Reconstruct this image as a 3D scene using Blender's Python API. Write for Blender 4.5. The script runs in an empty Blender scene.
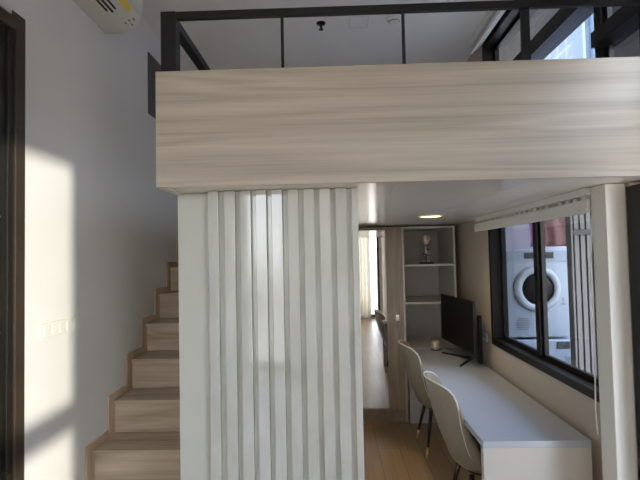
import bpy, bmesh, math, random
from mathutils import Vector, Matrix
random.seed(7)
S = bpy.context.scene
COL = S.collection
PI = math.pi

# ------------------------------------------------------------------ materials
def new_mat(name):
    m = bpy.data.materials.new(name); m.use_nodes = True
    nt = m.node_tree
    return m, nt, nt.nodes['Principled BSDF']

def setp(b, **k):
    names = dict(rough='Roughness', metal='Metallic', coat='Coat Weight', coatr='Coat Roughness', spec='Specular IOR Level',
                 trans='Transmission Weight', ior='IOR', sheen='Sheen Weight', emit='Emission Strength')
    for a, v in k.items():
        b.inputs[names[a]].default_value = v

def plain(name, c, rough=.5, var=.04, scale=6, bump=0.0, **k):
    """slight procedural mottling so nothing is perfectly flat"""
    m, nt, b = new_mat(name)
    tc = nt.nodes.new('ShaderNodeTexCoord'); n = nt.nodes.new('ShaderNodeTexNoise'); r = nt.nodes.new('ShaderNodeValToRGB')
    n.inputs['Scale'].default_value = scale; n.inputs['Detail'].default_value = 4
    lo = [max(0, x*(1-var)) for x in c]; hi = [min(1, x*(1+var)) for x in c]
    r.color_ramp.elements[0].position = .3; r.color_ramp.elements[1].position = .7
    r.color_ramp.elements[0].color = (*lo, 1); r.color_ramp.elements[1].color = (*hi, 1)
    nt.links.new(tc.outputs['Object'], n.inputs['Vector']); nt.links.new(n.outputs['Fac'], r.inputs['Fac'])
    nt.links.new(r.outputs['Color'], b.inputs['Base Color'])
    setp(b, rough=rough, **k)
    if bump:
        n2 = nt.nodes.new('ShaderNodeTexNoise'); n2.inputs['Scale'].default_value = 180; n2.inputs['Detail'].default_value = 3
        bp = nt.nodes.new('ShaderNodeBump'); bp.inputs['Strength'].default_value = bump; bp.inputs['Distance'].default_value = .002
        nt.links.new(tc.outputs['Object'], n2.inputs['Vector']); nt.links.new(n2.outputs['Fac'], bp.inputs['Height'])
        nt.links.new(bp.outputs['Normal'], b.inputs['Normal'])
    return m

def wood(name, dark, mid, light, axis='X', rough=.45, freq=14.0, stretch=.35, coat=0.0, warp=.35, off=0):
    """laminate grain: long soft streaks along one axis with a few wavy figures"""
    m, nt, b = new_mat(name)
    L = nt.links.new
    tc = nt.nodes.new('ShaderNodeTexCoord'); mp = nt.nodes.new('ShaderNodeMapping')
    sc = [freq]*3; sc['XYZ'.index(axis)] = stretch
    mp.inputs['Scale'].default_value = sc; mp.inputs['Location'].default_value = (off, off*.7, off*1.3)
    L(tc.outputs['Object'], mp.inputs['Vector'])
    big = nt.nodes.new('ShaderNodeTexNoise'); big.inputs['Scale'].default_value = .9; big.inputs['Detail'].default_value = 3; big.inputs['Distortion'].default_value = warp
    fine = nt.nodes.new('ShaderNodeTexNoise'); fine.inputs['Scale'].default_value = 5.5; fine.inputs['Detail'].default_value = 6; fine.inputs['Distortion'].default_value = .3
    mp2 = nt.nodes.new('ShaderNodeMapping'); sc2 = [freq*.55]*3; sc2['XYZ'.index(axis)] = stretch*2.2
    mp2.inputs['Scale'].default_value = sc2
    L(tc.outputs['Object'], mp2.inputs['Vector'])
    fig = nt.nodes.new('ShaderNodeTexNoise'); fig.inputs['Scale'].default_value = .6; fig.inputs['Detail'].default_value = 1; fig.inputs['Distortion'].default_value = .6
    L(mp2.outputs['Vector'], fig.inputs['Vector'])
    ma = nt.nodes.new('ShaderNodeMath'); ma.operation = 'MULTIPLY'; ma.inputs[1].default_value = 6.0
    fr = nt.nodes.new('ShaderNodeMath'); fr.operation = 'PINGPONG'; fr.inputs[1].default_value = .5
    L(fig.outputs['Fac'], ma.inputs[0]); L(ma.outputs[0], fr.inputs[0])
    L(mp.outputs['Vector'], big.inputs['Vector']); L(mp.outputs['Vector'], fine.inputs['Vector'])
    a1 = nt.nodes.new('ShaderNodeMath'); a1.operation = 'MULTIPLY'; a1.inputs[1].default_value = .5
    L(big.outputs['Fac'], a1.inputs[0])
    a2 = nt.nodes.new('ShaderNodeMath'); a2.operation = 'MULTIPLY_ADD'; a2.inputs[1].default_value = .32
    L(fine.outputs['Fac'], a2.inputs[0]); L(a1.outputs[0], a2.inputs[2])
    a3 = nt.nodes.new('ShaderNodeMath'); a3.operation = 'MULTIPLY_ADD'; a3.inputs[1].default_value = .36
    L(fr.outputs[0], a3.inputs[0]); L(a2.outputs[0], a3.inputs[2])
    r = nt.nodes.new('ShaderNodeValToRGB'); e = r.color_ramp.elements
    e[0].position = .34; e[0].color = (*dark, 1); e[1].position = .66; e[1].color = (*light, 1)
    x = e.new(.5); x.color = (*mid, 1)
    L(a3.outputs[0], r.inputs['Fac']); L(r.outputs['Color'], b.inputs['Base Color'])
    setp(b, rough=rough, coat=coat)
    return m

def marble(name):
    m, nt, b = new_mat(name); L = nt.links.new
    tc = nt.nodes.new('ShaderNodeTexCoord'); mp = nt.nodes.new('ShaderNodeMapping'); mp.inputs['Scale'].default_value = (2.2, 2.2, .9)
    n = nt.nodes.new('ShaderNodeTexNoise'); n.inputs['Scale'].default_value = 2.2; n.inputs['Detail'].default_value = 8; n.inputs['Distortion'].default_value = 1.6
    st = nt.nodes.new('ShaderNodeTexNoise'); st.inputs['Scale'].default_value = 3
    mp2 = nt.nodes.new('ShaderNodeMapping'); mp2.inputs['Scale'].default_value = (90, 90, .6)
    L(tc.outputs['Object'], mp.inputs['Vector']); L(mp.outputs['Vector'], n.inputs['Vector'])
    L(tc.outputs['Object'], mp2.inputs['Vector']); L(mp2.outputs['Vector'], st.inputs['Vector'])
    a = nt.nodes.new('ShaderNodeMath'); a.operation = 'MULTIPLY_ADD'; a.inputs[1].default_value = .3
    L(st.outputs['Fac'], a.inputs[0]); L(n.outputs['Fac'], a.inputs[2])
    r = nt.nodes.new('ShaderNodeValToRGB'); e = r.color_ramp.elements
    e[0].position = .45; e[0].color = (.55, .565, .52, 1); e[1].position = .82; e[1].color = (.665, .68, .63, 1)
    L(a.outputs[0], r.inputs['Fac']); L(r.outputs['Color'], b.inputs['Base Color'])
    setp(b, rough=.07, spec=.65)
    return m

def floor_mat():
    m, nt, b = new_mat('laminate_floor'); L = nt.links.new
    tc = nt.nodes.new('ShaderNodeTexCoord'); mp = nt.nodes.new('ShaderNodeMapping')
    mp.inputs['Rotation'].default_value = (0, 0, PI/2)
    br = nt.nodes.new('ShaderNodeTexBrick'); br.inputs['Scale'].default_value = 1
    br.inputs['Brick Width'].default_value = 1.2; br.inputs['Row Height'].default_value = .19; br.inputs['Mortar Size'].default_value = .0018
    br.inputs['Color1'].default_value = (.46, .285, .15, 1); br.inputs['Color2'].default_value = (.53, .34, .19, 1); br.inputs['Mortar'].default_value = (.10, .06, .035, 1)
    L(tc.outputs['Object'], mp.inputs['Vector']); L(mp.outputs['Vector'], br.inputs['Vector'])
    mp2 = nt.nodes.new('ShaderNodeMapping'); mp2.inputs['Scale'].default_value = (28, 1.0, 1)
    n = nt.nodes.new('ShaderNodeTexNoise'); n.inputs['Scale'].default_value = 1.5; n.inputs['Detail'].default_value = 6; n.inputs['Distortion'].default_value = .5
    L(tc.outputs['Object'], mp2.inputs['Vector']); L(mp2.outputs['Vector'], n.inputs['Vector'])
    r = nt.nodes.new('ShaderNodeValToRGB'); r.color_ramp.elements[0].color = (.72, .72, .72, 1); r.color_ramp.elements[1].color = (1.2, 1.2, 1.2, 1)
    L(n.outputs['Fac'], r.inputs['Fac'])
    mx = nt.nodes.new('ShaderNodeMix'); mx.data_type = 'RGBA'; mx.blend_type = 'MULTIPLY'; mx.inputs[0].default_value = 1
    L(br.outputs['Color'], mx.inputs[6]); L(r.outputs['Color'], mx.inputs[7]); L(mx.outputs[2], b.inputs['Base Color'])
    setp(b, rough=.33)
    return m

def glass_mat(name, tint=(.93, .95, .97), refl=1.0):
    m = bpy.data.materials.new(name); m.use_nodes = True; nt = m.node_tree; nt.nodes.clear(); L = nt.links.new
    o = nt.nodes.new('ShaderNodeOutputMaterial'); t = nt.nodes.new('ShaderNodeBsdfTransparent'); g = nt.nodes.new('ShaderNodeBsdfGlossy')
    t.inputs['Color'].default_value = (*tint, 1); g.inputs['Roughness'].default_value = .01
    f = nt.nodes.new('ShaderNodeLayerWeight'); f.inputs['Blend'].default_value = .5     # Schlick: the same from both sides of the thin pane
    pw = nt.nodes.new('ShaderNodeMath'); pw.operation = 'POWER'; pw.inputs[1].default_value = 5
    k = nt.nodes.new('ShaderNodeMath'); k.operation = 'MULTIPLY_ADD'; k.inputs[1].default_value = .9*refl; k.inputs[2].default_value = .04*refl
    mx = nt.nodes.new('ShaderNodeMixShader')
    L(f.outputs['Facing'], pw.inputs[0]); L(pw.outputs[0], k.inputs[0]); L(k.outputs[0], mx.inputs[0]); L(t.outputs[0], mx.inputs[1]); L(g.outputs[0], mx.inputs[2]); L(mx.outputs[0], o.inputs['Surface'])
    return m

def emit_mat(name, c, s):
    m, nt, b = new_mat(name)
    b.inputs['Base Color'].default_value = (*c, 1); b.inputs['Emission Color'].default_value = (*c, 1); setp(b, emit=s)
    return m

def curtain_mat():
    m = bpy.data.materials.new('sheer_curtain'); m.use_nodes = True; nt = m.node_tree; nt.nodes.clear(); L = nt.links.new
    o = nt.nodes.new('ShaderNodeOutputMaterial'); d = nt.nodes.new('ShaderNodeBsdfDiffuse'); t = nt.nodes.new('ShaderNodeBsdfTranslucent')
    n = nt.nodes.new('ShaderNodeTexNoise'); n.inputs['Scale'].default_value = 300
    r = nt.nodes.new('ShaderNodeValToRGB'); r.color_ramp.elements[0].color = (.78, .74, .66, 1); r.color_ramp.elements[1].color = (.9, .87, .8, 1)
    L(n.outputs['Fac'], r.inputs['Fac']); L(r.outputs[0], d.inputs['Color']); L(r.outputs[0], t.inputs['Color'])
    mx = nt.nodes.new('ShaderNodeMixShader'); mx.inputs[0].default_value = .65
    L(d.outputs[0], mx.inputs[1]); L(t.outputs[0], mx.inputs[2]); L(mx.outputs[0], o.inputs['Surface'])
    return m

def facade_mat(name, base, win, mort, bw, rh, ms=.18):
    m, nt, b = new_mat(name); L = nt.links.new
    tc = nt.nodes.new('ShaderNodeTexCoord'); sp = nt.nodes.new('ShaderNodeSeparateXYZ'); cb = nt.nodes.new('ShaderNodeCombineXYZ')
    L(tc.outputs['Object'], sp.inputs[0])
    ad = nt.nodes.new('ShaderNodeMath'); ad.operation = 'ADD'; L(sp.outputs['X'], ad.inputs[0]); L(sp.outputs['Y'], ad.inputs[1])
    L(ad.outputs[0], cb.inputs['X']); L(sp.outputs['Z'], cb.inputs['Y'])
    br = nt.nodes.new('ShaderNodeTexBrick'); br.offset = 0; br.inputs['Scale'].default_value = 1
    br.inputs['Brick Width'].default_value = bw; br.inputs['Row Height'].default_value = rh; br.inputs['Mortar Size'].default_value = ms
    br.inputs['Color1'].default_value = (*win, 1); br.inputs['Color2'].default_value = (*[x*1.25 for x in win], 1); br.inputs['Mortar'].default_value = (*mort, 1)
    L(cb.outputs[0], br.inputs['Vector']); L(br.outputs['Color'], b.inputs['Base Color'])
    setp(b, rough=.4)
    return m

M = {}
M['wall'] = plain('grey_wall_paint', (.73, .715, .705), .85, .02, 3, .15)
M['wall_in'] = plain('beige_wall_paint', (.49, .415, .34), .85, .02, 3, .1)
M['ceil'] = plain('ceiling_paint', (.86, .82, .78), .9, .02, 3)
M['floor'] = floor_mat()
M['fascia'] = wood('greige_wood_laminate', (.415, .36, .285), (.505, .445, .36), (.585, .525, .435), 'X', .55, 22, .30)
M['stair'] = wood('stair_wood_laminate', (.37, .285, .205), (.47, .375, .28), (.57, .47, .36), 'X', .42, 16, .5, off=3)
M['stringer'] = wood('stair_edge_wood', (.44, .31, .205), (.53, .385, .265), (.60, .455, .325), 'Z', .45, 16, .8)
M['cabinet'] = wood('brown_cabinet_wood', (.25, .185, .135), (.32, .245, .185), (.38, .30, .23), 'Z', .42, 18, .6)
M['shelf'] = plain('pale_shelf_laminate', (.56, .52, .47), .45, .02)
M['shelf_in'] = plain('grey_shelf_back', (.50, .455, .42), .55, .03)
M['slat'] = marble('glossy_marbled_panel')
M['column'] = plain('white_column_laminate', (.69, .71, .65), .4, .015)
M['post'] = plain('warm_white_laminate', (.78, .75, .68), .4, .015)
M['desktop'] = plain('sky_tinted_desktop', (.43, .455, .50), .2, .015, 3, 0, spec=.7)  # white desktop with the window's bluish sky reflection tinted into its colour
M['soffit'] = plain('glossy_soffit_laminate', (.90, .85, .79), .17, .02, 2, 0, spec=.75)
M['black'] = plain('black_railing_metal', (.008, .008, .010), .45, .15, spec=.35)
M['frame'] = plain('dark_bronze_window_frame', (.007, .0055, .005), .42, .15, spec=.3)
M['door'] = plain('dark_door_veneer', (.012, .009, .007), .42, .15)
M['casing'] = plain('brown_door_casing', (.04, .027, .018), .42, .15)
M['desk'] = plain('white_desk_laminate', (.55, .515, .46), .27, .015, 3)
M['taupe'] = plain('taupe_leatherette', (.25, .198, .140), .5, .05, 40, .25)
M['piping'] = plain('pale_piping', (.62, .58, .52), .4)
M['blackwood'] = plain('black_chair_leg', (.018, .015, .014), .35, .1)
M['brass'] = plain('brass_tip', (.75, .55, .26), .28, .05, metal=1.0)
M['plastic'] = plain('white_plastic', (.74, .73, .68), .4, .015)
M['acplastic'] = plain('ivory_plastic', (.70, .68, .61), .42, .015)
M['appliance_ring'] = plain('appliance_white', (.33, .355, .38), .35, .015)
M['darkslot'] = plain('dark_slot', (.006, .006, .008), .6)
M['yellow'] = plain('yellow_sticker', (.80, .58, .06), .5, .02)
M['sticker'] = plain('white_sticker', (.8, .8, .76), .5, .02)
M['ink'] = plain('grey_print', (.16, .16, .16), .6)
M['panelgrey'] = plain('dark_grey_panel', (.10, .095, .095), .7, .05)
M['screen'] = plain('black_glossy_screen', (.004, .004, .005), .4, .1, spec=.2)
M['tvplastic'] = plain('black_plastic', (.007, .007, .008), .4, .1, spec=.3)
M['glass'] = glass_mat('window_glass')
M['domeglass'] = glass_mat('dome_glass', (.97, .97, .97), .8)
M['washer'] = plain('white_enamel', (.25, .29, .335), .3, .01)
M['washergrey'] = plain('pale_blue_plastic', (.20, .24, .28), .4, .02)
M['rose'] = plain('pale_pink_petals', (.86, .66, .62), .6, .12, 60)
M['leaf'] = plain('dark_leaf', (.03, .05, .03), .5, .2)
M['candle'] = plain('cream_wax', (.78, .70, .56), .5, .02)
M['fabric'] = plain('ivory_blind_fabric', (.70, .68, .62), .8, .03, 50, .2)
M['curtain'] = curtain_mat()
M['purple'] = plain('purple_cloth', (.26, .07, .25), .8, .15, 30)
M['maroon'] = plain('maroon_cloth', (.10, .042, .036), .85, .35, 60)
M['balcony'] = plain('balcony_paint', (.36, .345, .39), .8, .02)
M['concrete'] = plain('grey_concrete', (.30, .29, .28), .85, .1)
M['fence'] = plain('beige_aluminium_slat', (.145, .132, .122), .5, .03)
M['fencedark'] = plain('dark_aluminium', (.03, .027, .027), .5, .05)
M['tower'] = facade_mat('glazed_tower', (.5, .6, .7), (.006, .014, .026), (.05, .075, .11), 2.2, 1.6, .16)
M['towerplain'] = plain('pale_blue_cladding', (.042, .066, .10), .6, .04, .2)
M['towerfin'] = plain('pale_metal_fin', (.12, .155, .20), .6, .04, .2)
M['sun_blocker'] = plain('pale_render', (.30, .30, .30), .8, .06, .2)
M['lamp'] = emit_mat('downlight_glow', (1, .70, .22), 2.2)
mm, nt_, b_ = new_mat('mirror_silver'); b_.inputs['Base Color'].default_value = (.66, .63, .585, 1); setp(b_, metal=1.0, rough=.015); M['mirror'] = mm
M['chrome'] = plain('brushed_steel', (.72, .71, .69), .3, .04, metal=1.0)

# ------------------------------------------------------------------ mesh helpers
class MB:
    def __init__(s): s.bm = bmesh.new()
    def box(s, x0, x1, y0, y1, z0, z1):
        v = [s.bm.verts.new((x, y, z)) for x in (x0, x1) for y in (y0, y1) for z in (z0, z1)]
        for f in ((0, 1, 3, 2), (4, 6, 7, 5), (0, 4, 5, 1), (2, 3, 7, 6), (0, 2, 6, 4), (1, 5, 7, 3)):
            s.bm.faces.new([v[i] for i in f])
        return s
    def prism(s, poly, a0, a1, axis='Y'):
        """polygon in the plane across AXIS (order: the two other axes), pushed from a0 to a1"""
        def P(u, w, a): return {'X': (a, u, w), 'Y': (u, a, w), 'Z': (u, w, a)}[axis]
        A = [s.bm.verts.new(P(u, w, a0)) for u, w in poly]; B = [s.bm.verts.new(P(u, w, a1)) for u, w in poly]
        n = len(poly)
        s.bm.faces.new(A[::-1]); s.bm.faces.new(B)
        for i in range(n): s.bm.faces.new((A[i], A[(i+1) % n], B[(i+1) % n], B[i]))
        return s
    def tube(s, pts, r, n=10, closed=False, caps=True):
        pts = [Vector(p) for p in pts]; R = r if isinstance(r, (list, tuple)) else [r]*len(pts)
        rings = []; up = None
        for i, p in enumerate(pts):
            if closed: t = pts[(i+1) % len(pts)] - pts[i-1]
            else: t = pts[min(i+1, len(pts)-1)] - pts[max(i-1, 0)]
            t.normalize()
            if up is None: up = Vector((0, 0, 1)) if abs(t.z) < .9 else Vector((1, 0, 0))
            a = t.cross(up)
            if a.length < 1e-4: a = t.cross(Vector((1, .3, 0)))
            a.normalize(); b = a.cross(t).normalized(); up = b
            rings.append([s.bm.verts.new(p + (a*math.cos(2*PI*k/n) + b*math.sin(2*PI*k/n))*R[i]) for k in range(n)])
        m = len(rings)
        for i in range(m if closed else m-1):
            A, B = rings[i], rings[(i+1) % m]
            for k in range(n): s.bm.faces.new((A[k], A[(k+1) % n], B[(k+1) % n], B[k]))
        if not closed and caps:
            s.bm.faces.new(rings[0][::-1]); s.bm.faces.new(rings[-1])
        return s
    def lathe(s, prof, c=(0, 0, 0), axis='Z', n=28):
        """profile [(radius, along)] turned about an axis through c"""
        c = Vector(c); rings = []
        for r, h in prof:
            ring = []
            for k in range(n):
                a = 2*PI*k/n; u, w = r*math.cos(a), r*math.sin(a)
                v = {'Z': (u, w, h), 'Y': (u, h, w), 'X': (h, u, w)}[axis]
                ring.append(s.bm.verts.new(c + Vector(v)))
            rings.append(ring)
        for A, B in zip(rings, rings[1:]):
            for k in range(n): s.bm.faces.new((A[k], A[(k+1) % n], B[(k+1) % n], B[k]))
        if prof[0][0] > .03 and prof[-1][0] > .03:          # a ring: close the profile on itself
            A, B = rings[-1], rings[0]
            for k in range(n): s.bm.faces.new((A[k], A[(k+1) % n], B[(k+1) % n], B[k]))
        else:
            s.bm.faces.new(rings[0][::-1]); s.bm.faces.new(rings[-1])
        return s
    def grid(s, rows, closed_u=False):
        V = [[s.bm.verts.new(p) for p in r] for r in rows]
        for A, B in zip(V, V[1:]):
            n = len(A)
            for k in range(n if closed_u else n-1): s.bm.faces.new((A[k], A[(k+1) % n], B[(k+1) % n], B[k]))
        return s
    def build(s, name, mat, parent=None, bevel=0.0, smooth=False, seg=2, local=False):
        bmesh.ops.recalc_face_normals(s.bm, faces=s.bm.faces)
        if parent is not None and not local:
            bmesh.ops.translate(s.bm, verts=s.bm.verts, vec=-world_loc(parent))
        me = bpy.data.meshes.new(name); s.bm.to_mesh(me); s.bm.free()
        me.materials.append(mat)
        if smooth:
            for p in me.polygons: p.use_smooth = True
        o = bpy.data.objects.new(name, me); COL.objects.link(o)
        if parent is not None: o.parent = parent
        if bevel:
            b = o.modifiers.new('edge', 'BEVEL'); b.width = bevel; b.segments = seg; b.limit_method = 'ANGLE'; b.angle_limit = .7
        return o

def world_loc(o):
    v = Vector((0, 0, 0))
    while o is not None: v += o.location; o = o.parent
    return v

def bx(name, mat, x0, x1, y0, y1, z0, z1, parent=None, bevel=.002):
    return MB().box(x0, x1, y0, y1, z0, z1).build(name, mat, parent, bevel)

def tag(o, label=None, cat=None, group=None, kind=None):
    for k, v in (('label', label), ('category', cat), ('group', group), ('kind', kind)):
        if v: o[k] = v
    return o

def thing(name, label, cat, loc=(0, 0, 0), group=None, kind=None):
    o = bpy.data.objects.new(name, None); o.empty_display_size = .1; COL.objects.link(o); o.location = loc
    return tag(o, label, cat, group, kind)

def copy_tree(o, parent=None):
    c = o.copy(); COL.objects.link(c); c.parent = parent
    for ch in list(o.children): copy_tree(ch, c)
    return c

# ------------------------------------------------------------------ key measures (metres; camera stands at x=0, y=0)
XL, XR, YB, YF, ZC = -1.45, 1.37, 5.55, -3.0, 3.65
SOF, LOFT, FTOP = 2.06, 2.31, 2.557            # soffit, loft floor, top of the fascia
YFA, YCOL, YSL = 1.91, 2.14, 2.06              # fascia front, columns' front, slat front
RISE, GOING = .21, .2605
WT = .12                                       # outer wall thickness

# ------------------------------------------------------------------ setting
tag(bx('floor', M['floor'], XL, XR, YF, YB, -.06, 0, bevel=0), 'brown wood laminate floor running under the desk and chairs', 'floor', kind='structure')
tag(bx('ceiling', M['ceil'], XL-.15, XR+WT, YF-.15, YB+.15, ZC, ZC+.15, bevel=0), 'grey painted ceiling above the sleeping loft', 'ceiling', kind='structure')
tag(bx('wall_left', M['wall'], XL-.15, XL, YF-.15, YB+.15, -.06, ZC, bevel=0), 'tall pale grey wall beside the stairs with the sunlit patch', 'wall', kind='structure')
tag(bx('wall_back', M['wall'], XL, XR, YB, YB+.15, -.06, ZC, bevel=0), 'grey end wall behind the wardrobe and open shelves', 'wall', kind='structure')
# right wall with openings
W1 = (2.30, 3.99, .966, 2.058)                  # utility window: y0 y1 z0 z1
W2 = (1.94, 3.99, 2.45, 3.58)                  # loft window
W3 = (-1.75, -.27, .55, 2.934)                 # side window near the front
wr = MB()
wr.box(XR, XR+WT, YF-.15, W3[0], -.06, ZC)
wr.box(XR, XR+WT, W3[0], W3[1], -.06, W3[2]); wr.box(XR, XR+WT, W3[0], W3[1], W3[3], ZC)
wr.box(XR, XR+WT, W3[1], 1.22, -.06, ZC)
wr.box(XR, XR+WT, 1.22, W2[0], 2.90, ZC)                                  # above the glazed balcony door
wr.box(XR, XR+WT, W2[0], 2.12, 2.06, W2[2])
wr.box(XR, XR+WT, 2.12, W1[0], -.06, W2[2])
wr.box(XR, XR+WT, W1[0], W1[1], -.06, W1[2]); wr.box(XR, XR+WT, W1[0], W1[1], W1[3], W2[2])
wr.box(XR, XR+WT, W2[0], W2[1], W2[3], ZC)
wr.box(XR, XR+WT, W1[1], YB+.15, -.06, ZC)
tag(wr.build('wall_right', M['wall_in']), 'beige wall with the dark framed utility window above the desk', 'wall', kind='structure')
FW = (-1.40, 1.30, .05, 2.95)                  # front glazing: x0 x1 z0 z1
wf = MB()
wf.box(XL, FW[0], YF-.15, YF, -.06, ZC); wf.box(FW[1], XR, YF-.15, YF, -.06, ZC)
wf.box(FW[0], FW[1], YF-.15, YF, -.06, FW[2]); wf.box(FW[0], FW[1], YF-.15, YF, FW[3], ZC)
tag(wf.build('wall_front', M['wall']), 'wall with the big curtained window, seen in the wardrobe mirror', 'wall', kind='structure')
# partition that carries the stairs' inner side
tag(bx('wall_partition', M['column'], -.70, .10, YSL+.08, 4.83, 0, SOF, bevel=0), 'plain partition behind the white slatted panel', 'wall', kind='structure')

# loft platform
lp = thing('loft_floor', 'loft platform with glossy pale underside above the desk', 'loft floor', (-.74, YFA+.02, SOF), kind='structure')
bx('soffit', M['soffit'], -.738, XR-.001, YFA+.021, YB, SOF, SOF+.02, lp, 0)
bx('slab', M['ceil'], -.736, XR-.001, YFA+.0215, YB, SOF+.02, LOFT, lp, 0)
bx('landing', M['ceil'], XL, -.737, 4.81, YB, SOF, LOFT, lp, 0)
tr = MB()
for x in (.30, .86): tr.box(x-.0012, x+.0012, YFA+.03, 4.8, SOF-.0006, SOF)
tr.build('panel_joint', M['shelf_in'], lp)
bx('edge_trim', M['column'], -.740, -.704, YFA+.022, 4.8, SOF-.006, SOF, lp, .001)

fp = tag(MB().box(-.742, XR-.002, YFA, YFA+.02, SOF-.004, FTOP).build('fascia_panel', M['fascia'], None, .0015),
         'wide greige wood-grain board across the front edge of the loft', 'panel')

def column(name, x0, x1, y0, y1, label):
    c = bx(name, M['column'], x0, x1, y0, y1, 0, SOF-.001, None, .003)
    return tag(c, label, 'column', kind='structure')
tag(bx('pillar', M['column'], -.722, -.5635, YCOL-.02, YCOL-.002, 0, SOF-.007, None, .002), 'flat white upright between the stairs and the slatted panel', 'column', kind='structure')
tag(bx('pillar', M['post'], 1.273, 1.368, YCOL, YCOL+.118, 0, SOF-.001, None, .004), 'slim white post standing beside the window, carrying the loft edge', 'column', kind='structure')

# slatted panel
sp = thing('slat_cladding', 'glossy white vertically slatted panel under the loft edge', 'wall panel', (-.2, YSL, 0))
bx('backing_board', M['slat'], -.5625, .118, YSL+.032, YSL+.05, 0, SOF-.002, sp, 0)
sl = MB(); pitch = .0727; x = -.5625
for k in range(10):
    w = .044 if k else .048
    xa = -.5625 + k*pitch
    xb = min(xa + (.050 if k else .046), .1185)
    if k == 9: xb = .1185
    sl.box(xa, xb, YSL, YSL+.032, 0, SOF-.002)
sl.build('slat_facing', M['slat'], sp, .002)
bx('side_edge', M['column'], .1186, .1226, YSL+.001, YSL+.05, 0, SOF-.002, sp, .001)

# ------------------------------------------------------------------ stairs
st = thing('staircase', 'wood laminate staircase climbing to the loft along the grey wall', 'stairs', (-1.08, 2.19, 0))
Y1 = 2.71 - 2*GOING
for k in range(1, 12):
    y = Y1 + (k-1)*GOING; z = k*RISE
    if k < 11:
        bx('tread', M['stair'], XL+.012, -.7235, y-.012, y+GOING+.005, z-.024, z, st, .003)
    bx('riser', M['stair'], XL+.012, -.7235, y+.004, y+.02, z-RISE+.0005, z-.0245 if k < 11 else z-.001, st, .001)
# stepped skirting on the wall
up, dn = [], []
for k in range(1, 11):
    y = Y1 + (k-1)*GOING; z = k*RISE
    up += [(y-.075, z-RISE+.045 if k > 1 else 0), (y-.075, z+.045)]
top = [(Y1+10*GOING-.075, 10*RISE+.045), (Y1+10*GOING-.075, 11*RISE)]
poly = up + top + [(Y1+10*GOING, 11*RISE), (Y1+10*GOING, 0.0)]
MB().prism(poly, XL+.0005, XL+.011, 'X').build('wall_stringer', M['stringer'], st, .002)

# ------------------------------------------------------------------ loft railing
rl = thing('loft_railing', 'black metal guard rail standing on the loft edge', 'railing', (-.69, 1.93, FTOP))
bx('corner_post', M['black'], -.727, -.66, 1.932, 1.992, LOFT, 2.832, rl, .003)
bx('middle_post', M['black'], .832, .866, 1.935, 1.957, LOFT, 2.7965, rl, .002)
bx('top_rail', M['black'], -.66, XR-.003, 1.933, 1.958, 2.797, 2.830, rl, .003)
bx('side_rail', M['black'], -.712, -.668, 1.993, 4.80, 2.785, 2.827, rl, .003)
for x in (-.196, .328): bx('baluster', M['black'], x-.006, x+.006, 1.936, 1.954, LOFT, 2.7965, rl, .001)
bx('side_post', M['black'], -.71, -.67, 4.80, 4.84, LOFT, 2.827, rl, .002)

# ------------------------------------------------------------------ windows
def window(name, label, Wd, ysplits, zbars=(), x0=XR-.012, x1=XR+WT, prof=.05, gx=None, thick=None):
    y0, y1, z0, z1 = Wd
    r = thing(name, label, 'window', (XR, (y0+y1)/2, z0), kind='structure')
    f = MB()
    f.box(x0, x1, y0, y0+prof, z0, z1); f.box(x0, x1, y1-prof, y1, z0, z1)
    f.box(x0, x1, y0+prof, y1-prof, z0, z0+prof); f.box(x0, x1, y0+prof, y1-prof, z1-prof, z1)
    f.build('frame', M['frame'], r, .002)
    gx = gx or x1-.035
    for ys in ysplits:
        bx('mullion', M['frame'], gx-.03, gx+.03, ys-.03, ys+.03, z0+prof, z1-prof, r, .002)
    for (a, b, ya, yb) in zbars:
        bx('transom', M['frame'], x0+.01, x1-.002, ya, yb, a, b, r, .002)
    ed = [y0+prof] + list(ysplits) + [y1-prof]
    zs = [z0+prof, z1-prof]
    for a, b in zip(ed, ed[1:]):
        a2 = a+.03 if a in ysplits else a; b2 = b-.03 if b in ysplits else b
        bx('pane', M['glass'], gx-.002, gx+.002, a2, b2, zs[0], zs[1], r, 0)
        sa = MB(); w = .03
        sa.box(gx-.014, gx+.014, a2, a2+w, zs[0], zs[1]); sa.box(gx-.014, gx+.014, b2-w, b2, zs[0], zs[1])
        sa.box(gx-.014, gx+.014, a2+w, b2-w, zs[0], zs[0]+w); sa.box(gx-.014, gx+.014, a2+w, b2-w, zs[1]-w, zs[1])
        sa.build('sash', M['frame'], r, .002)
    return r
window('window_1', 'dark bronze sliding window above the desk, looking onto the washing machines', W1, [3.24])
window('window_2', 'tall dark framed window beside the sleeping loft', W2, [2.40], [(3.075, 3.175, 2.431, 3.93), (2.80, 2.88, 1.995, 2.369)])
window('window_3', 'side window letting the low sun onto the grey wall', W3, [], [(1.41, 1.544, W3[0]+.051, W3[1]-.051)], prof=.045)
# front glazing
fr = thing('window_4', 'wide glazed front of the room, mirrored in the wardrobe door', 'window', (.05, YF, 0), kind='structure')
f = MB(); p = .06
f.box(FW[0], FW[0]+p, YF-.12, YF+.01, FW[2], FW[3]); f.box(FW[1]-p, FW[1], YF-.12, YF+.01, FW[2], FW[3])
f.box(FW[0]+p, FW[1]-p, YF-.12, YF+.01, FW[2], FW[2]+p); f.box(FW[0]+p, FW[1]-p, YF-.12, YF+.01, FW[3]-p, FW[3])
f.build('frame', M['frame'], fr, .002)
for x in (-.60, .27): bx('mullion', M['frame'], x-.03, x+.03, YF-.1, YF-.02, FW[2]+p, FW[3]-p, fr, .002)
for a, b in ((FW[0]+p, -.63), (-.57, .24), (.30, FW[1]-p)): bx('pane', M['glass'], a, b, YF-.062, YF-.058, FW[2]+p, FW[3]-p, fr, 0)

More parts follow.
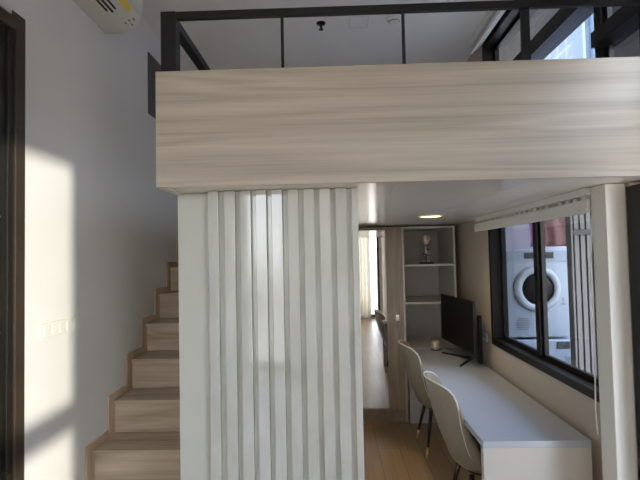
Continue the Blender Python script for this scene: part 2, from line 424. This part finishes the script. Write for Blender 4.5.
def drape(name, x0, x1, label, n):
    rows = []
    N = 70
    for zz in (0.03, 1.0, 2.0, 2.98):
        row = []
        for i in range(N+1):
            t = i/N; ph = t*n*2*PI
            row.append((x0+(x1-x0)*t, YF+.14 + .045*math.sin(ph)+.012*math.sin(ph*.37+zz), zz))
        rows.append(row)
    o = MB().grid(rows).build(name, M['curtain'], None, 0, True)
    o.modifiers.new('cloth', 'SOLIDIFY').thickness = .002
    return tag(o, label, 'curtain')
drape('curtain', -.74, 1.04, 'bright gathered curtain mirrored at the edge of the wardrobe door', 19)
tag(MB().tube([(-1.40, YF+.14, 3.0), (1.33, YF+.14, 3.0)], .012).build('curtain_rail', M['black'], None, 0, True), 'thin black rail carrying the front curtain', 'curtain rail')

# glazed balcony door next to the post (only its far jamb shows)
d2 = thing('door_1', 'dark framed glazed door beside the white post, only its jamb in view', 'door', (XR, 1.66, 0), kind='structure')
f = MB()
f.box(XR-.015, XR+WT, 1.222, 1.30, 0, 2.90); f.box(XR-.015, XR+WT, 2.02, 2.119, 0, SOF-.02) ; f.box(XR-.015, XR+WT, 1.86, 1.938, SOF, 2.90)
f.box(XR-.015, XR+WT, 1.30, 1.86, 2.82, 2.90); f.box(XR-.015, XR+WT, 1.30, 2.02, 0, .05)
f.build('frame', M['frame'], d2, .002)
bx('pane', M['glass'], XR+.05, XR+.054, 1.30, 2.02, .05, SOF-.02, d2, 0)
bx('pane', M['glass'], XR+.05, XR+.054, 1.30, 1.86, SOF-.0, 2.82, d2, 0)
MB().box(XR+.035, XR+.07, 1.95, 2.02, .05, SOF-.03).box(XR+.035, XR+.07, 1.30, 1.37, .05, SOF-.03).build('sash', M['frame'], d2, .002)

# dark tall door on the left wall
d1 = thing('door_2', 'tall dark brown door and casing on the grey wall near the camera', 'door', (XL, 1.5, 0), kind='structure')
f = MB()
f.box(XL+.0005, XL+.040, 1.995, 2.058, 0, 2.885); f.box(XL+.0005, XL+.040, .95, 1.0, 0, 2.885); f.box(XL+.0005, XL+.040, 1.0, 1.995, 2.80, 2.885)
f.build('casing', M['casing'], d1, .003)
f = MB(); f.box(XL+.0005, XL+.030, 1.958, 1.994, 0, 2.799).box(XL+.0005, XL+.022, 1.001, 1.026, 0, 2.799); f.build('door_stop', M['door'], d1, .002)
bx('leaf', M['door'], XL+.0005, XL+.016, 1.028, 1.956, .005, 2.795, d1, .002)
c = MB(); c.box(XL+.0405, XL+.052, 1.82, 1.95, 2.852, 2.876); c.build('catch', M['chrome'], d1, .003)
for z in (.55, 1.0, 1.45, 1.95): MB().lathe([(.0015, XL+.0165), (.006, XL+.0165), (.006, XL+.0185), (.0015, XL+.0187)], (0, 1.925, z), 'X', 14).build('screw_cap', M['chrome'], d1, 0, True)
MB().tube([(XL+.0165, 1.12, 1.02), (XL+.06, 1.12, 1.02), (XL+.06, 1.24, 1.02)], .009).build('handle', M['chrome'], d1, 0, True)

# ------------------------------------------------------------------ things on the left wall
ac = thing('air_conditioner', 'ivory split air conditioner high on the grey wall', 'air conditioner', (XL, 2.5, 3.236))
prof = [(XL+.001, 3.236), (XL+.115, 3.234), (XL+.165, 3.255), (XL+.205, 3.285), (XL+.232, 3.335), (XL+.24, 3.40), (XL+.24, 3.48), (XL+.225, 3.525), (XL+.18, 3.54), (XL+.001, 3.54)]
MB().prism(prof, 2.06, 2.905, 'Y').build('body', M['acplastic'], ac, .006)
lid = [(XL+.241, 3.35), (XL+.246, 3.40), (XL+.246, 3.48), (XL+.236, 3.52), (XL+.2365, 3.515), (XL+.2405, 3.48), (XL+.2405, 3.40)]
MB().prism(lid, 2.075, 2.89, 'Y').build('front_cover', M['plastic'], ac, .001)
def on_belly(t):     # point on the curved lower face
    a = prof[1:5]; n = len(a)-1; i = min(int(t*n), n-1); u = t*n-i
    x = a[i][0]*(1-u)+a[i+1][0]*u; z = a[i][1]*(1-u)+a[i+1][1]*u
    dx, dz = a[i+1][0]-a[i][0], a[i+1][1]-a[i][1]; L = math.hypot(dx, dz)
    return x, z, dz/L, -dx/L
def belly_patch(name, t0, t1, ya, yb, mat, lift=.0025):
    q = []
    for t in [t0+(t1-t0)*i/4 for i in range(5)]:
        x, z, nx, nz = on_belly(t); q.append((x+nx*lift, z+nz*lift))
    q2 = []
    for t in [t1-(t1-t0)*i/4 for i in range(5)]:
        x, z, nx, nz = on_belly(t); q2.append((x+nx*.0003, z+nz*.0003))
    return MB().prism(q+q2, ya, yb, 'Y').build(name, mat, ac)
for t, e in ((.10, 2.64), (.24, 2.67), (.40, 2.66)): belly_patch('air_slot', t, t+.075, 2.14, e, M['darkslot'])
belly_patch('energy_label', .74, .97, 2.44, 2.76, M['yellow'])
belly_patch('energy_label', .74, .97, 2.30, 2.438, M['sticker'])
for t, y in ((.34, 2.80), (.52, 2.80), (.50, 2.85), (.70, 2.825)): belly_patch('indicator_mark', t, t+.055, y, y+.025, M['ink'], .0015)

swp = thing('light_switch', 'long white switch plate inside the sunlit patch of wall', 'switch', (XL, 2.4, 1.40))
bx('plate', M['plastic'], XL+.0005, XL+.010, 2.22, 2.572, 1.362, 1.442, swp, .003)
for k in range(5): bx('rocker', M['plastic'], XL+.0102, XL+.0145, 2.240+k*.065, 2.292+k*.065, 1.376, 1.428, swp, .002)

wp = thing('wall_panel', 'dark grey flat panel on the wall beside the end of the loft board', 'panel', (XL, 3.8, 2.92))
bx('frame', M['panelgrey'], XL+.0005, XL+.012, 3.57, 4.15, 2.922, 3.421, wp, .002)
bx('door', M['panelgrey'], XL+.0122, XL+.018, 3.60, 4.12, 2.95, 3.395, wp, .002)

# ------------------------------------------------------------------ ceiling fittings
sk = thing('sprinkler', 'small dark sprinkler head hanging from the loft ceiling', 'sprinkler', (-.05, 3.648, ZC))
MB().lathe([(.005, -.0005), (.038, -.0005), (.034, -.010), (.005, -.012)], (-.05, 3.648, ZC)).build('escutcheon', M['black'], sk, 0, True)
MB().lathe([(.010, -.0125), (.010, -.04), (.006, -.05), (.019, -.052), (.019, -.056), (.004, -.057)], (-.05, 3.648, ZC), n=16).build('nozzle', M['black'], sk, 0, False)
sd = thing('smoke_detector', 'round white smoke detector on the loft ceiling by the thin bar', 'smoke detector', (.54, 3.623, ZC))
MB().lathe([(.01, -.0005), (.062, -.0005), (.062, -.012), (.05, -.018), (.01, -.019)], (.54, 3.623, ZC)).build('base', M['plastic'], sd, .002)
MB().lathe([(.01, -.0195), (.042, -.0195), (.036, -.040), (.02, -.046), (.004, -.047)], (.54, 3.623, ZC)).build('sensor_cap', M['plastic'], sd, .002)
MB().lathe([(.035, -.019), (.0445, -.021), (.0435, -.026), (.035, -.026)], (.54, 3.623, ZC)).build('vent_ring', M['ink'], sd)
ch = thing('access_hatch', 'faint square hatch set into the loft ceiling', 'hatch', (.25, 3.65, ZC))
f = MB(); f.box(.175, .335, 3.555, 3.567, ZC-.004, ZC-.0005); f.box(.175, .335, 3.733, 3.745, ZC-.004, ZC-.0005); f.box(.175, .187, 3.567, 3.733, ZC-.004, ZC-.0005); f.box(.323, .335, 3.567, 3.733, ZC-.004, ZC-.0005)
f.build('frame', M['wall'], ch, .001)
bx('lid', M['ceil'], .189, .321, 3.569, 3.731, ZC-.0025, ZC-.0005, ch)
dl = thing('downlight', 'round recessed downlight glowing yellow over the desk chairs', 'light', (.81, 3.73, SOF))
MB().lathe([(.080, -.0005), (.098, -.0005), (.097, -.006), (.082, -.008)], (.81, 3.73, SOF), n=40).build('trim_ring', M['plastic'], dl, 0, True)
MB().lathe([(.01, -.0006), (.0795, -.0006), (.0795, -.005), (.01, -.0055)], (.81, 3.73, SOF), n=40).build('lens', M['lamp'], dl)

# ------------------------------------------------------------------ blinds
bl = thing('window_blind', 'ivory fabric blind drawn up at the head of the desk window', 'blind', (1.28, 3.1, SOF))
bx('headrail', M['plastic'], 1.25, 1.33, 2.262, 4.0, 2.022, SOF-.001, bl, .003)
fo = MB()
for k, (xa, xb, za, zb) in enumerate(((1.255, 1.275, 1.935, 2.004), (1.277, 1.295, 1.952, 2.004), (1.297, 1.314, 1.958, 2.004))): fo.box(xa, xb, 2.262, 4.04, za, zb)
fo.build('fabric_folds', M['fabric'], bl, .006)
tape = MB().box(1.2985, 1.300, 2.262, 4.0, 2.0045, 2.0215)
for k in range(22):
    y = 2.30 + k*.078; tape.box(1.268, 1.2984, y, y+.036, 2.0045, 2.0215)
tape.build('lace_trim', M['plastic'], bl)
cord = MB().tube([(1.262, 2.225+.045*0, 2.0), (1.262, 2.268, 1.6), (1.263, 2.266, 1.165), (1.262, 2.272, .98), (1.264, 2.267, .863)], .0035, 8)
cord.build('pull_cord', M['plastic'], bl, 0, True)
b2 = thing('loft_blind', 'pale roller blind cassette at the head of the loft window', 'blind', (1.28, 3.0, 3.5))
bx('cassette', M['plastic'], 1.255, 1.355, 2.0, 4.0, 3.575, ZC-.001, b2, .006)
MB().tube([(1.30, 2.02, 3.55), (1.30, 3.98, 3.55)], .024, 16).build('fabric_roll', M['fabric'], b2, 0, True)
bx('bottom_bar', M['plastic'], 1.255, 1.276, 2.02, 3.98, 3.50, 3.525, b2, .003)

# ------------------------------------------------------------------ wardrobe and shelves
YW = 4.85
wd = thing('wardrobe', 'brown wood wardrobe with a mirrored door beside the open shelves', 'wardrobe', (.45, YW, 0))
bx('carcass', M['cabinet'], .13, .739, YW+.024, YB-.002, .075, SOF-.012, wd, .001)
bx('plinth', M['cabinet'], .13, .739, YW+.03, YW+.05, 0, .075, wd, 0)
bx('top_rail', M['cabinet'], .13, .739, YW, YW+.022, 2.022, SOF-.013, wd, .002)
bx('bottom_rail', M['cabinet'], .13, .739, YW, YW+.022, .078, .132, wd, .002)
bx('side_stile', M['cabinet'], .575, .739, YW, YW+.022, .132, 2.022, wd, .002)
md = thing('door', None, None, (0, 0, 0)); md.parent = wd; md.location = Vector((.35, YW, 1.05)) - wd.location
bx('mirror', M['mirror'], .155, .567, YW+.002, YW+.008, .142, 2.012, md, 0)
f = MB(); f.box(.135, .155, YW, YW+.02, .134, 2.020); f.box(.567, .574, YW, YW+.02, .134, 2.020); f.box(.155, .567, YW, YW+.02, .134, .142); f.box(.155, .567, YW, YW+.02, 2.012, 2.020)
f.build('mirror_frame', M['cabinet'], md, .001)
bx('handle', M['chrome'], .657, .694, YW-.012, YW-.0005, 1.055, 1.115, wd, .004)

sh = thing('bookcase', 'pale open shelf unit in the corner behind the desk', 'shelf', (1.05, YW, 0))
bx('side_panel', M['shelf'], .742, .762, YW-.004, YB-.002, 0, SOF-.016, sh, .001)
bx('side_panel', M['shelf'], 1.282, 1.302, YW-.004, YB-.002, 0, SOF-.016, sh, .001)
bx('top_panel', M['shelf'], .7625, 1.2815, YW-.004, YB-.002, SOF-.036, SOF-.016, sh, .001)
bx('back_panel', M['shelf_in'], .7625, 1.2815, YB-.012, YB-.002, .0, SOF-.0365, sh, 0)
for z in (1.622, 1.225, .742): bx('shelf', M['shelf'], .7625, 1.2815, YW-.002, YB-.0125, z, z+.02, sh, .001)

# glass dome with a rose
gd = thing('rose_in_glass_dome', 'pale pink rose under a glass dome on the highest shelf', 'ornament', (1.045, 5.1, 1.642))
C = (1.045, 5.1, 1.6425)
MB().lathe([(.01, 0), (.085, 0), (.085, .014), (.078, .018), (.01, .0185)], C).build('base', M['blackwood'], gd, .001, True)
MB().lathe([(.062, .019), (.068, .020), (.070, .10), (.071, .24), (.064, .29), (.042, .325), (.014, .337), (.002, .338)], C).build('dome', M['domeglass'], gd, 0, True)
MB().tube([(C[0], C[1], C[2]+.022), (C[0]+.004, C[1], C[2]+.10), (C[0]-.003, C[1], C[2]+.235)], .004, 8).build('stem', M['leaf'], gd, 0, True)
bm_ = MB()
for ring, (n, rr, hh, sz) in enumerate(((3, .016, .305, .032), (5, .036, .290, .038), (7, .054, .262, .040))):
    for k in range(n):
        a = 2*PI*k/n + ring*.5; pr = []
        for i in range(5):
            t = i/4; row = []
            for j in range(5):
                s_ = (j-2)/2; ang = a + s_*(1.0/(ring+1)+.25)
                r_ = rr*(.35+.65*t) + (.006 if i == 4 else 0)
                row.append((C[0]+r_*math.cos(ang), C[1]+r_*math.sin(ang), C[2]+hh-.045+sz*1.9*t*(1-.25*s_*s_)))
            pr.append(row)
        bm_.grid(pr)
o = bm_.build('bloom', M['rose'], gd, 0, True); o.modifiers.new('petal', 'SOLIDIFY').thickness = .002
for dx, dy, dz, s_ in ((.028, -.01, .15, .03), (-.028, .0, .10, .032), (.02, -.02, .085, .028), (.034, .01, .20, .024)):
    lf = MB(); rows = []
    for i in range(5):
        t = i/4; w = s_*.55*math.sin(PI*min(max(t, .03), .97))
        rows.append([(C[0]+dx*t*1.3-w*.2, C[1]+dy*t-w, C[2]+dz+.02*math.sin(t*2.5)), (C[0]+dx*t*1.3+w*.3, C[1]+dy*t+w, C[2]+dz+.02*math.sin(t*2.5)-.012)])
    l_ = lf.grid(rows).build('leaf', M['leaf'], gd, 0, True); l_.modifiers.new('leafth', 'SOLIDIFY').thickness = .0015
rock = MB()
for k in range(5):
    a = k*1.3; rock.lathe([(.003, 0), (.013, .004), (.012, .014), (.003, .018)], (C[0]+.028*math.cos(a), C[1]+.028*math.sin(a), C[2]+.019), n=10)
rock.build('fallen_petal', M['rose'], gd, 0, True)

# ------------------------------------------------------------------ desk
DZ = .76
dk = thing('desk', 'long white desk along the window wall with a waterfall end', 'desk', (1.05, 2.45, 0))
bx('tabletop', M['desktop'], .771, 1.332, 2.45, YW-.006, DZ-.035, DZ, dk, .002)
bx('end_panel', M['desk'], .771, 1.332, 2.4505, 2.49, 0, DZ-.0355, dk, .002)
bx('back_rail', M['desk'], 1.30, 1.330, 2.4905, YW-.006, .30, DZ-.0355, dk, .001)
bx('end_panel', M['desk'], .773, 1.299, YW-.046, YW-.010, 0, DZ-.0355, dk, .001)

# ------------------------------------------------------------------ chairs
def make_chair():
    r = thing('dining_chair', 'taupe shell chair with pale piping pushed under the near end of the white desk', 'chair', (0, 0, 0), 'taupe shell chairs at the desk')
    NU, NV = 48, 12
    AA = (0, .25, .45, .55, .65, .80, 1.0)
    RIM = ((-.375, 0, .95), (-.345, .125, .946), (-.272, .202, .912), (-.228, .221, .84), (-.202, .229, .67), (-.125, .233, .485), (.12, .226, .428))
    SEAT = ((-.235, 0, .475), (-.205, .130, .475), (-.140, .203, .472), (-.090, .223, .470), (-.040, .232, .468), (.04, .230, .43), (.14, .216, .41))
    def at(tab, a):
        for i in range(len(AA)-1):
            if a <= AA[i+1] or i == len(AA)-2:
                t = (a-AA[i])/(AA[i+1]-AA[i])
                p0, p1, p2, p3 = (Vector(tab[max(i-1, 0)]), Vector(tab[i]), Vector(tab[i+1]), Vector(tab[min(i+2, len(AA)-1)]))
                if i == 0: p0 = Vector((p2.x, -p2.y, p2.z))
                return .5*((2*p1)+(p2-p0)*t+(2*p0-5*p1+4*p2-p3)*t*t+(3*p1-p0-3*p2+p3)*t**3)
    rows = []
    for j in range(NV+1):
        v = j/NV; row = []
        for i in range(NU+1):
            u = -1+2*i/NU; sg = 1 if u >= 0 else -1; a_ = abs(u)
            R_, Q_ = at(RIM, a_), at(SEAT, a_)
            if v < .3:
                t = v/.3; sc_ = .55+.45*math.sin(t*PI/2); p = Vector((Q_.x*sc_, Q_.y*sc_, .385 + (Q_.z-.385)*(1-math.cos(t*PI/2))))
            else:
                t = (v-.3)/.7; p = Q_.lerp(R_, t); bulge = .018*math.sin(t*PI)
                p.x -= bulge*(1-a_); p.y += bulge*a_*.8
            row.append((p.x, p.y*sg, p.z))
        rows.append(row)
    o = MB().grid(rows).build('backrest_shell', M['taupe'], r, 0, True, local=True)
    sd_ = o.modifiers.new('padding', 'SOLIDIFY'); sd_.thickness = .022; sd_.offset = -1
    sb = o.modifiers.new('soft', 'SUBSURF'); sb.levels = 1; sb.render_levels = 1
    MB().tube([Vector(p)+Vector((0, 0, .002)) for p in rows[-1]], .0055, 8).build('piping', M['piping'], r, 0, True, local=True)
    # seat cushion: rounded plan
    pts = []
    for i in range(40):
        a = 2*PI*i/40; c, s = math.cos(a), math.sin(a)
        pts.append((math.copysign(abs(c)**.55, c), math.copysign(abs(s)**.55, s)))
    rws = []
    for sc_, z in ((.70, .405), (.86, .412), (.95, .422), (.95, .434), (.84, .443), (.5, .448), (.05, .449)):
        rws.append([(.02+.175*p[0]*sc_, .178*p[1]*sc_, z) for p in pts])
    cu = MB(); cu.grid(rws, True); cu.build('seat', M['taupe'], r, 0, True, local=True)
    rws = []
    for sc_, z in ((.05, .365), (.66, .366), (.72, .372), (.72, .384), (.05, .3845)):
        rws.append([(.0+.19*p[0]*sc_, .19*p[1]*sc_, z) for p in pts])
    MB().grid(rws, True).build('seat_base', M['blackwood'], r, 0, False, local=True)
    for sx in (-1, 1):
        for sy in (-1, 1):
            a, b = Vector((sx*.125, sy*.125, .375)), Vector((sx*.195, sy*.23, 0.0))
            m_ = a.lerp(b, .76)
            lg = MB().tube([a, m_], [.0175, .0125], 14).build('leg', M['blackwood'], r, 0, True, local=True)
            MB().tube([m_, b], [.0128, .0095], 14).build('leg_tip', M['brass'], lg, 0, True, local=True)
    return r
c1 = make_chair(); c1.location = (.965, 3.03, 0)
c2 = copy_tree(c1); c2.location = (.965, 4.20, 0)
c2['label'] = 'taupe shell chair with pale piping nearest the wardrobe, level with the black monitor'

# ------------------------------------------------------------------ monitor, candle, socket
mon = thing('monitor', 'large black flat screen on a V-shaped foot at the end of the desk', 'monitor', (1.2, 4.38, DZ))
A, B = Vector((1.115, 4.77)), Vector((1.195, 3.955))
ax = (B-A).normalized(); nn = Vector((-ax.y, ax.x))          # nn points to +x (behind the screen)
if nn.x < 0: nn = -nn
def slab(a0, a1, d0, d1, z0, z1, name, mat, bevel=.004):
    L_ = (B-A).length; q = []
    for t, d in ((a0, d0), (a1, d0), (a1, d1), (a0, d1)):
        P_ = A + ax*L_*t + nn*d; q.append((P_.x, P_.y))
    return MB().prism(q, z0, z1, 'Z').build(name, mat, mon, bevel)
slab(0, 1, 0, .022, .878, 1.335, 'bezel', M['tvplastic'])
slab(.012, .988, -.0015, -.0003, .892, 1.325, 'screen', M['screen'], 0)
slab(.18, .90, .0225, .062, .885, 1.17, 'rear_housing', M['tvplastic'], .012)
bx('pillar', M['tvplastic'], 1.296, 1.326, 4.13, 4.19, DZ+.001, 1.19, mon, .004)
for e in ((1.10, 4.045), (1.075, 4.60)):
    MB().tube([(1.282, 4.33, DZ+.010), (e[0], e[1], DZ+.009)], [.011, .008], 10).build('foot', M['tvplastic'], mon, 0, True)
cs = tag(MB().lathe([(.01, DZ+.0005), (.050, DZ+.0005), (.052, DZ+.004), (.050, DZ+.007), (.01, DZ+.007)], (1.05, 4.775, 0)).build('coaster', M['tvplastic'], None, .001, True), 'round black coaster under the cream candle', 'coaster')
cd = thing('candle', 'cream candle in a small glass on the desk by the screen', 'candle', (1.05, 4.775, DZ+.0075))
MB().lathe([(.005, 0), (.041, 0), (.043, .004), (.043, .088), (.005, .09)], (1.05, 4.775, DZ+.0075)).build('wax', M['candle'], cd, .002, True)
MB().lathe([(.0445, .001), (.0455, .001), (.0455, .118), (.0445, .118)], (1.05, 4.775, DZ+.0075)).build('glass_jar', M['domeglass'], cd, 0, True)
MB().tube([(1.05, 4.775, DZ+.097), (1.051, 4.775, DZ+.112)], .0018, 6).build('wick', M['ink'], cd)
so = thing('wall_socket', 'small beige socket plate on the wall below the desk window', 'socket', (XR, 4.2, .99))
bx('plate', M['plastic'], XR-.010, XR-.0005, 4.12, 4.24, .955, 1.035, so, .003)
for y in (4.155, 4.20): bx('outlet', M['ink'], XR-.0115, XR-.0102, y-.008, y+.008, .985, 1.01, so)

# ------------------------------------------------------------------ utility balcony outside the desk window
BX0 = XR+WT
tag(bx('balcony_floor', M['concrete'], BX0, 2.75, 1.0, 5.0, -.12, 0, bevel=0), 'concrete floor of the utility balcony', 'floor', kind='structure')
tag(bx('balcony_wall', M['balcony'], BX0, 2.75, 4.9, 5.0, 0, 2.5, bevel=0), 'pale lavender end wall of the utility balcony', 'wall', kind='structure')
tag(bx('balcony_roof', M['frame'], BX0+.001, 1.98, 1.0, 5.6, 3.74, 3.86, bevel=0), 'dark soffit of the storey above, seen through the loft window', 'ceiling', kind='structure')
tag(bx('balcony_screen', M['concrete'], 1.90, 1.96, 2.0, 3.12, 2.461, 3.739, bevel=0), 'grey screen wall on the storey above, outside the loft window', 'wall', kind='structure')
tag(bx('shade_canopy', M['balcony'], BX0+.001, 2.30, 1.0, 4.895, 2.36, 2.46, bevel=0), 'added pale slab over the washing machines that cuts the light on the balcony', 'ceiling', kind='structure')  # slab added above the view to dim the balcony and the window light
tag(bx('balcony_parapet', M['balcony'], 2.65, 2.75, 1.0, 4.895, 0, .95, bevel=0), 'low outer parapet of the utility balcony', 'wall', kind='structure')

dr = thing('tumble_dryer', 'white front loading machine with round dark door, stacked above another', 'dryer', (1.85, 4.15, .98))
yf = 4.15
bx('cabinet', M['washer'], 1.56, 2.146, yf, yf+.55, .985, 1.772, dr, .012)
bx('control_strip', M['washergrey'], 1.575, 2.13, yf-.006, yf-.0005, 1.66, 1.758, dr, .003)
bx('display', M['darkslot'], 1.725, 1.985, yf-.010, yf-.0065, 1.690, 1.745, dr, .002)
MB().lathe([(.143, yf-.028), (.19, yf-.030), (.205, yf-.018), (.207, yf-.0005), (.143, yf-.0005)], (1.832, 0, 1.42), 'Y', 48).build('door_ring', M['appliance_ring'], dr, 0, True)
MB().lathe([(.01, yf-.042), (.08, yf-.036), (.13, yf-.020), (.1425, yf-.008), (.01, yf-.007)], (1.832, 0, 1.42), 'Y', 48).build('door_glass', M['screen'], dr, 0, True)
vg = MB()
for k in range(6):
    z = 1.06 + k*.019; h = math.sqrt(max(0, .064**2-(z-1.1075)**2)); vg.box(1.697-h, 1.697+h, yf-.004, yf-.0005, z-.0045, z+.0045)
vg.build('vent_grille', M['ink'], dr)
MB().box(2.045, 2.075, yf-.002, yf-.0005, 1.30, 1.305).box(2.04, 2.08, yf-.002, yf-.0005, 1.27, 1.29).box(2.052, 2.068, yf-.002, yf-.0005, 1.31, 1.335).build('printed_mark', M['ink'], dr)
ws = thing('washing_machine', 'white washing machine at the bottom of the stack on the balcony', 'washing machine', (1.85, 4.15, 0))
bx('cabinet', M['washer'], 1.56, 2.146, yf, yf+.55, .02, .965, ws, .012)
bx('display', M['darkslot'], 1.985, 2.10, yf-.006, yf-.0005, .88, .945, ws, .002)
bx('dial_plate', M['washergrey'], 2.06, 2.12, yf-.006, yf-.0005, .74, .82, ws, .002)
bx('button_panel', M['ink'], 2.073, 2.108, yf-.009, yf-.0065, .755, .805, ws, .002)
bx('detergent_drawer', M['washer'], 1.59, 1.80, yf-.012, yf-.0005, .80, .94, ws, .006)
MB().lathe([(.15, yf-.03), (.20, yf-.032), (.215, yf-.018), (.217, yf-.0005), (.15, yf-.0005)], (1.85, 0, .46), 'Y', 48).build('door_ring', M['appliance_ring'], ws, 0, True)
MB().lathe([(.01, yf-.042), (.09, yf-.036), (.149, yf-.008), (.01, yf-.007)], (1.85, 0, .46), 'Y', 48).build('door_glass', M['screen'], ws, 0, True)
for x in (1.60, 2.10):
    for y in (yf+.05, yf+.5): MB().lathe([(.005, 0), (.022, 0), (.022, .019), (.005, .0195)], (x, y, 0), n=14).build('foot', M['ink'], ws)

# louvred screen of upright slats
sc = thing('slatted_screen', 'upright beige aluminium slat screen outside the desk window', 'screen', (1.9, 3.12, 0))
for k in range(14):
    x = 1.628 + k*.041
    bx('slat', M['fence'], x, x+.030, 3.10, 3.115, .02, 2.25, sc, .002)
bx('cross_rail', M['fencedark'], 1.612, 2.22, 3.085, 3.0995, 1.857, 1.894, sc, .002)
bx('cross_rail', M['fencedark'], 1.612, 2.22, 3.1155, 3.145, .10, .14, sc, .002)
bx('backing_sheet', M['fencedark'], 1.612, 2.22, 3.146, 3.15, .02, 2.25, sc, 0)
bx('edge_post', M['fence'], 1.598, 1.611, 3.085, 3.15, 0.001, 2.25, sc, .002)

# washing on a line above the machines
def hung(name, label, mat, x0, x1, y, z0, z1, waves):
    rows = []
    for j in range(7):
        z = z0+(z1-z0)*j/6
        rows.append([(x0+(x1-x0)*i/24 + .01*math.sin(j*.9), y+.018*math.sin(i/24*waves*2*PI+.3*j)*(1.2-.12*j), z) for i in range(25)])
    o = MB().grid(rows).build(name, mat, None, 0, True); o.modifiers.new('cloth', 'SOLIDIFY').thickness = .004
    return tag(o, label, 'towel')
hung('towel', 'dark red textured cloth hanging over the washing machines', M['maroon'], 2.12, 2.52, 4.60, 1.80, 2.16, 2.5)
hung('towel', 'narrow purple cloth hanging beside the dark red one', M['purple'], 1.98, 2.055, 4.60, 1.80, 2.16, 1)
tag(MB().tube([(BX0+.002, 4.60, 2.175), (2.75, 4.60, 2.175)], .008).build('clothes_line', M['plastic'], None, 0, True), 'thin clothes rail above the washing machines', 'rail')

# ------------------------------------------------------------------ buildings beyond
tw = thing('tower_building', 'blue glazed tower seen through the loft window', 'building', (36, 60, 0))
bx('glazed_wing', M['tower'], 30, 40, 53.1, 78, -40, 62, tw, 0)
bx('plain_wing', M['towerplain'], 28.5, 40, 42, 53.0, -40, 62, tw, 0)
fin = MB()
for y in (46.0, 49.6): fin.box(28.1, 28.5, y, y+.5, -40, 62)
fin.build('facade_fin', M['towerfin'], tw)
tag(bx('sun_blocker_block', M['sun_blocker'], 30, 38, -28.5, 41, -40, 12, bevel=0), 'added low pale block that keeps the sun off the desk and loft windows', 'building')  # building mass added to block direct sun from these windows

# ------------------------------------------------------------------ light
w = bpy.data.worlds.new('sky'); S.world = w; w.use_nodes = True; nt = w.node_tree; nt.nodes.clear(); L = nt.links.new
o = nt.nodes.new('ShaderNodeOutputWorld'); bg = nt.nodes.new('ShaderNodeBackground'); tc = nt.nodes.new('ShaderNodeTexCoord'); sx = nt.nodes.new('ShaderNodeSeparateXYZ')
r = nt.nodes.new('ShaderNodeValToRGB'); e = r.color_ramp.elements
mr = nt.nodes.new('ShaderNodeMapRange'); mr.inputs['From Min'].default_value = -1; mr.inputs['From Max'].default_value = 1
L(tc.outputs['Generated'], sx.inputs[0]); L(sx.outputs['Z'], mr.inputs['Value']); L(mr.outputs[0], r.inputs['Fac'])
e[0].position = 0; e[0].color = (.30, .28, .26, 1); e[1].position = 1; e[1].color = (.42, .60, .95, 1)
for pos, c in ((.47, (.42, .40, .38)), (.51, (.95, .93, .90)), (.62, (.74, .84, 1.0))):
    x = e.new(pos); x.color = (*c, 1)
L(r.outputs['Color'], bg.inputs['Color']); bg.inputs['Strength'].default_value = 3.2; L(bg.outputs[0], o.inputs['Surface'])
sun = bpy.data.lights.new('sun', 'SUN'); sun.energy = 1.7; sun.angle = math.radians(1.4); sun.color = (1, .93, .76)
so_ = bpy.data.objects.new('sun', sun); COL.objects.link(so_)
so_.rotation_euler = Vector((-1, 1, -.2)).to_track_quat('-Z', 'Y').to_euler()
sl_ = bpy.data.lights.new('downlight_beam', 'SPOT'); sl_.energy = 5; sl_.color = (1, .80, .5); sl_.spot_size = 2.3; sl_.spot_blend = .8; sl_.shadow_soft_size = .06
so2 = bpy.data.objects.new('downlight_beam', sl_); COL.objects.link(so2); so2.location = (.81, 3.73, SOF-.02)

# ------------------------------------------------------------------ camera
R = ((0.9994368736, 0.0265753519, -0.0204862468), (-0.0214144462, 0.0351259044, -0.9991534378), (-0.0258332563, 0.9990294898, 0.0356751752))
cam = bpy.data.cameras.new('camera'); co = bpy.data.objects.new('camera', cam); COL.objects.link(co)
cam.sensor_width = 36; cam.lens = 455.43*36/640; cam.clip_start = .05; cam.clip_end = 300
mw = Matrix(((R[0][0], -R[1][0], -R[2][0], 0), (R[0][1], -R[1][1], -R[2][1], 0), (R[0][2], -R[1][2], -R[2][2], 1.75), (0, 0, 0, 1)))
co.matrix_world = mw
S.camera = co
vs = S.view_settings
vs.view_transform = 'Standard'; vs.look = 'None'; vs.gamma = 1; vs.use_curve_mapping = False; vs.exposure = 1.85
S.cycles.use_denoising = True
S.cycles.max_bounces = 12; S.cycles.diffuse_bounces = 6; S.cycles.glossy_bounces = 5; S.cycles.transparent_max_bounces = 16
S.cycles.sample_clamp_indirect = 6
S.cycles.caustics_reflective = False; S.cycles.caustics_refractive = False
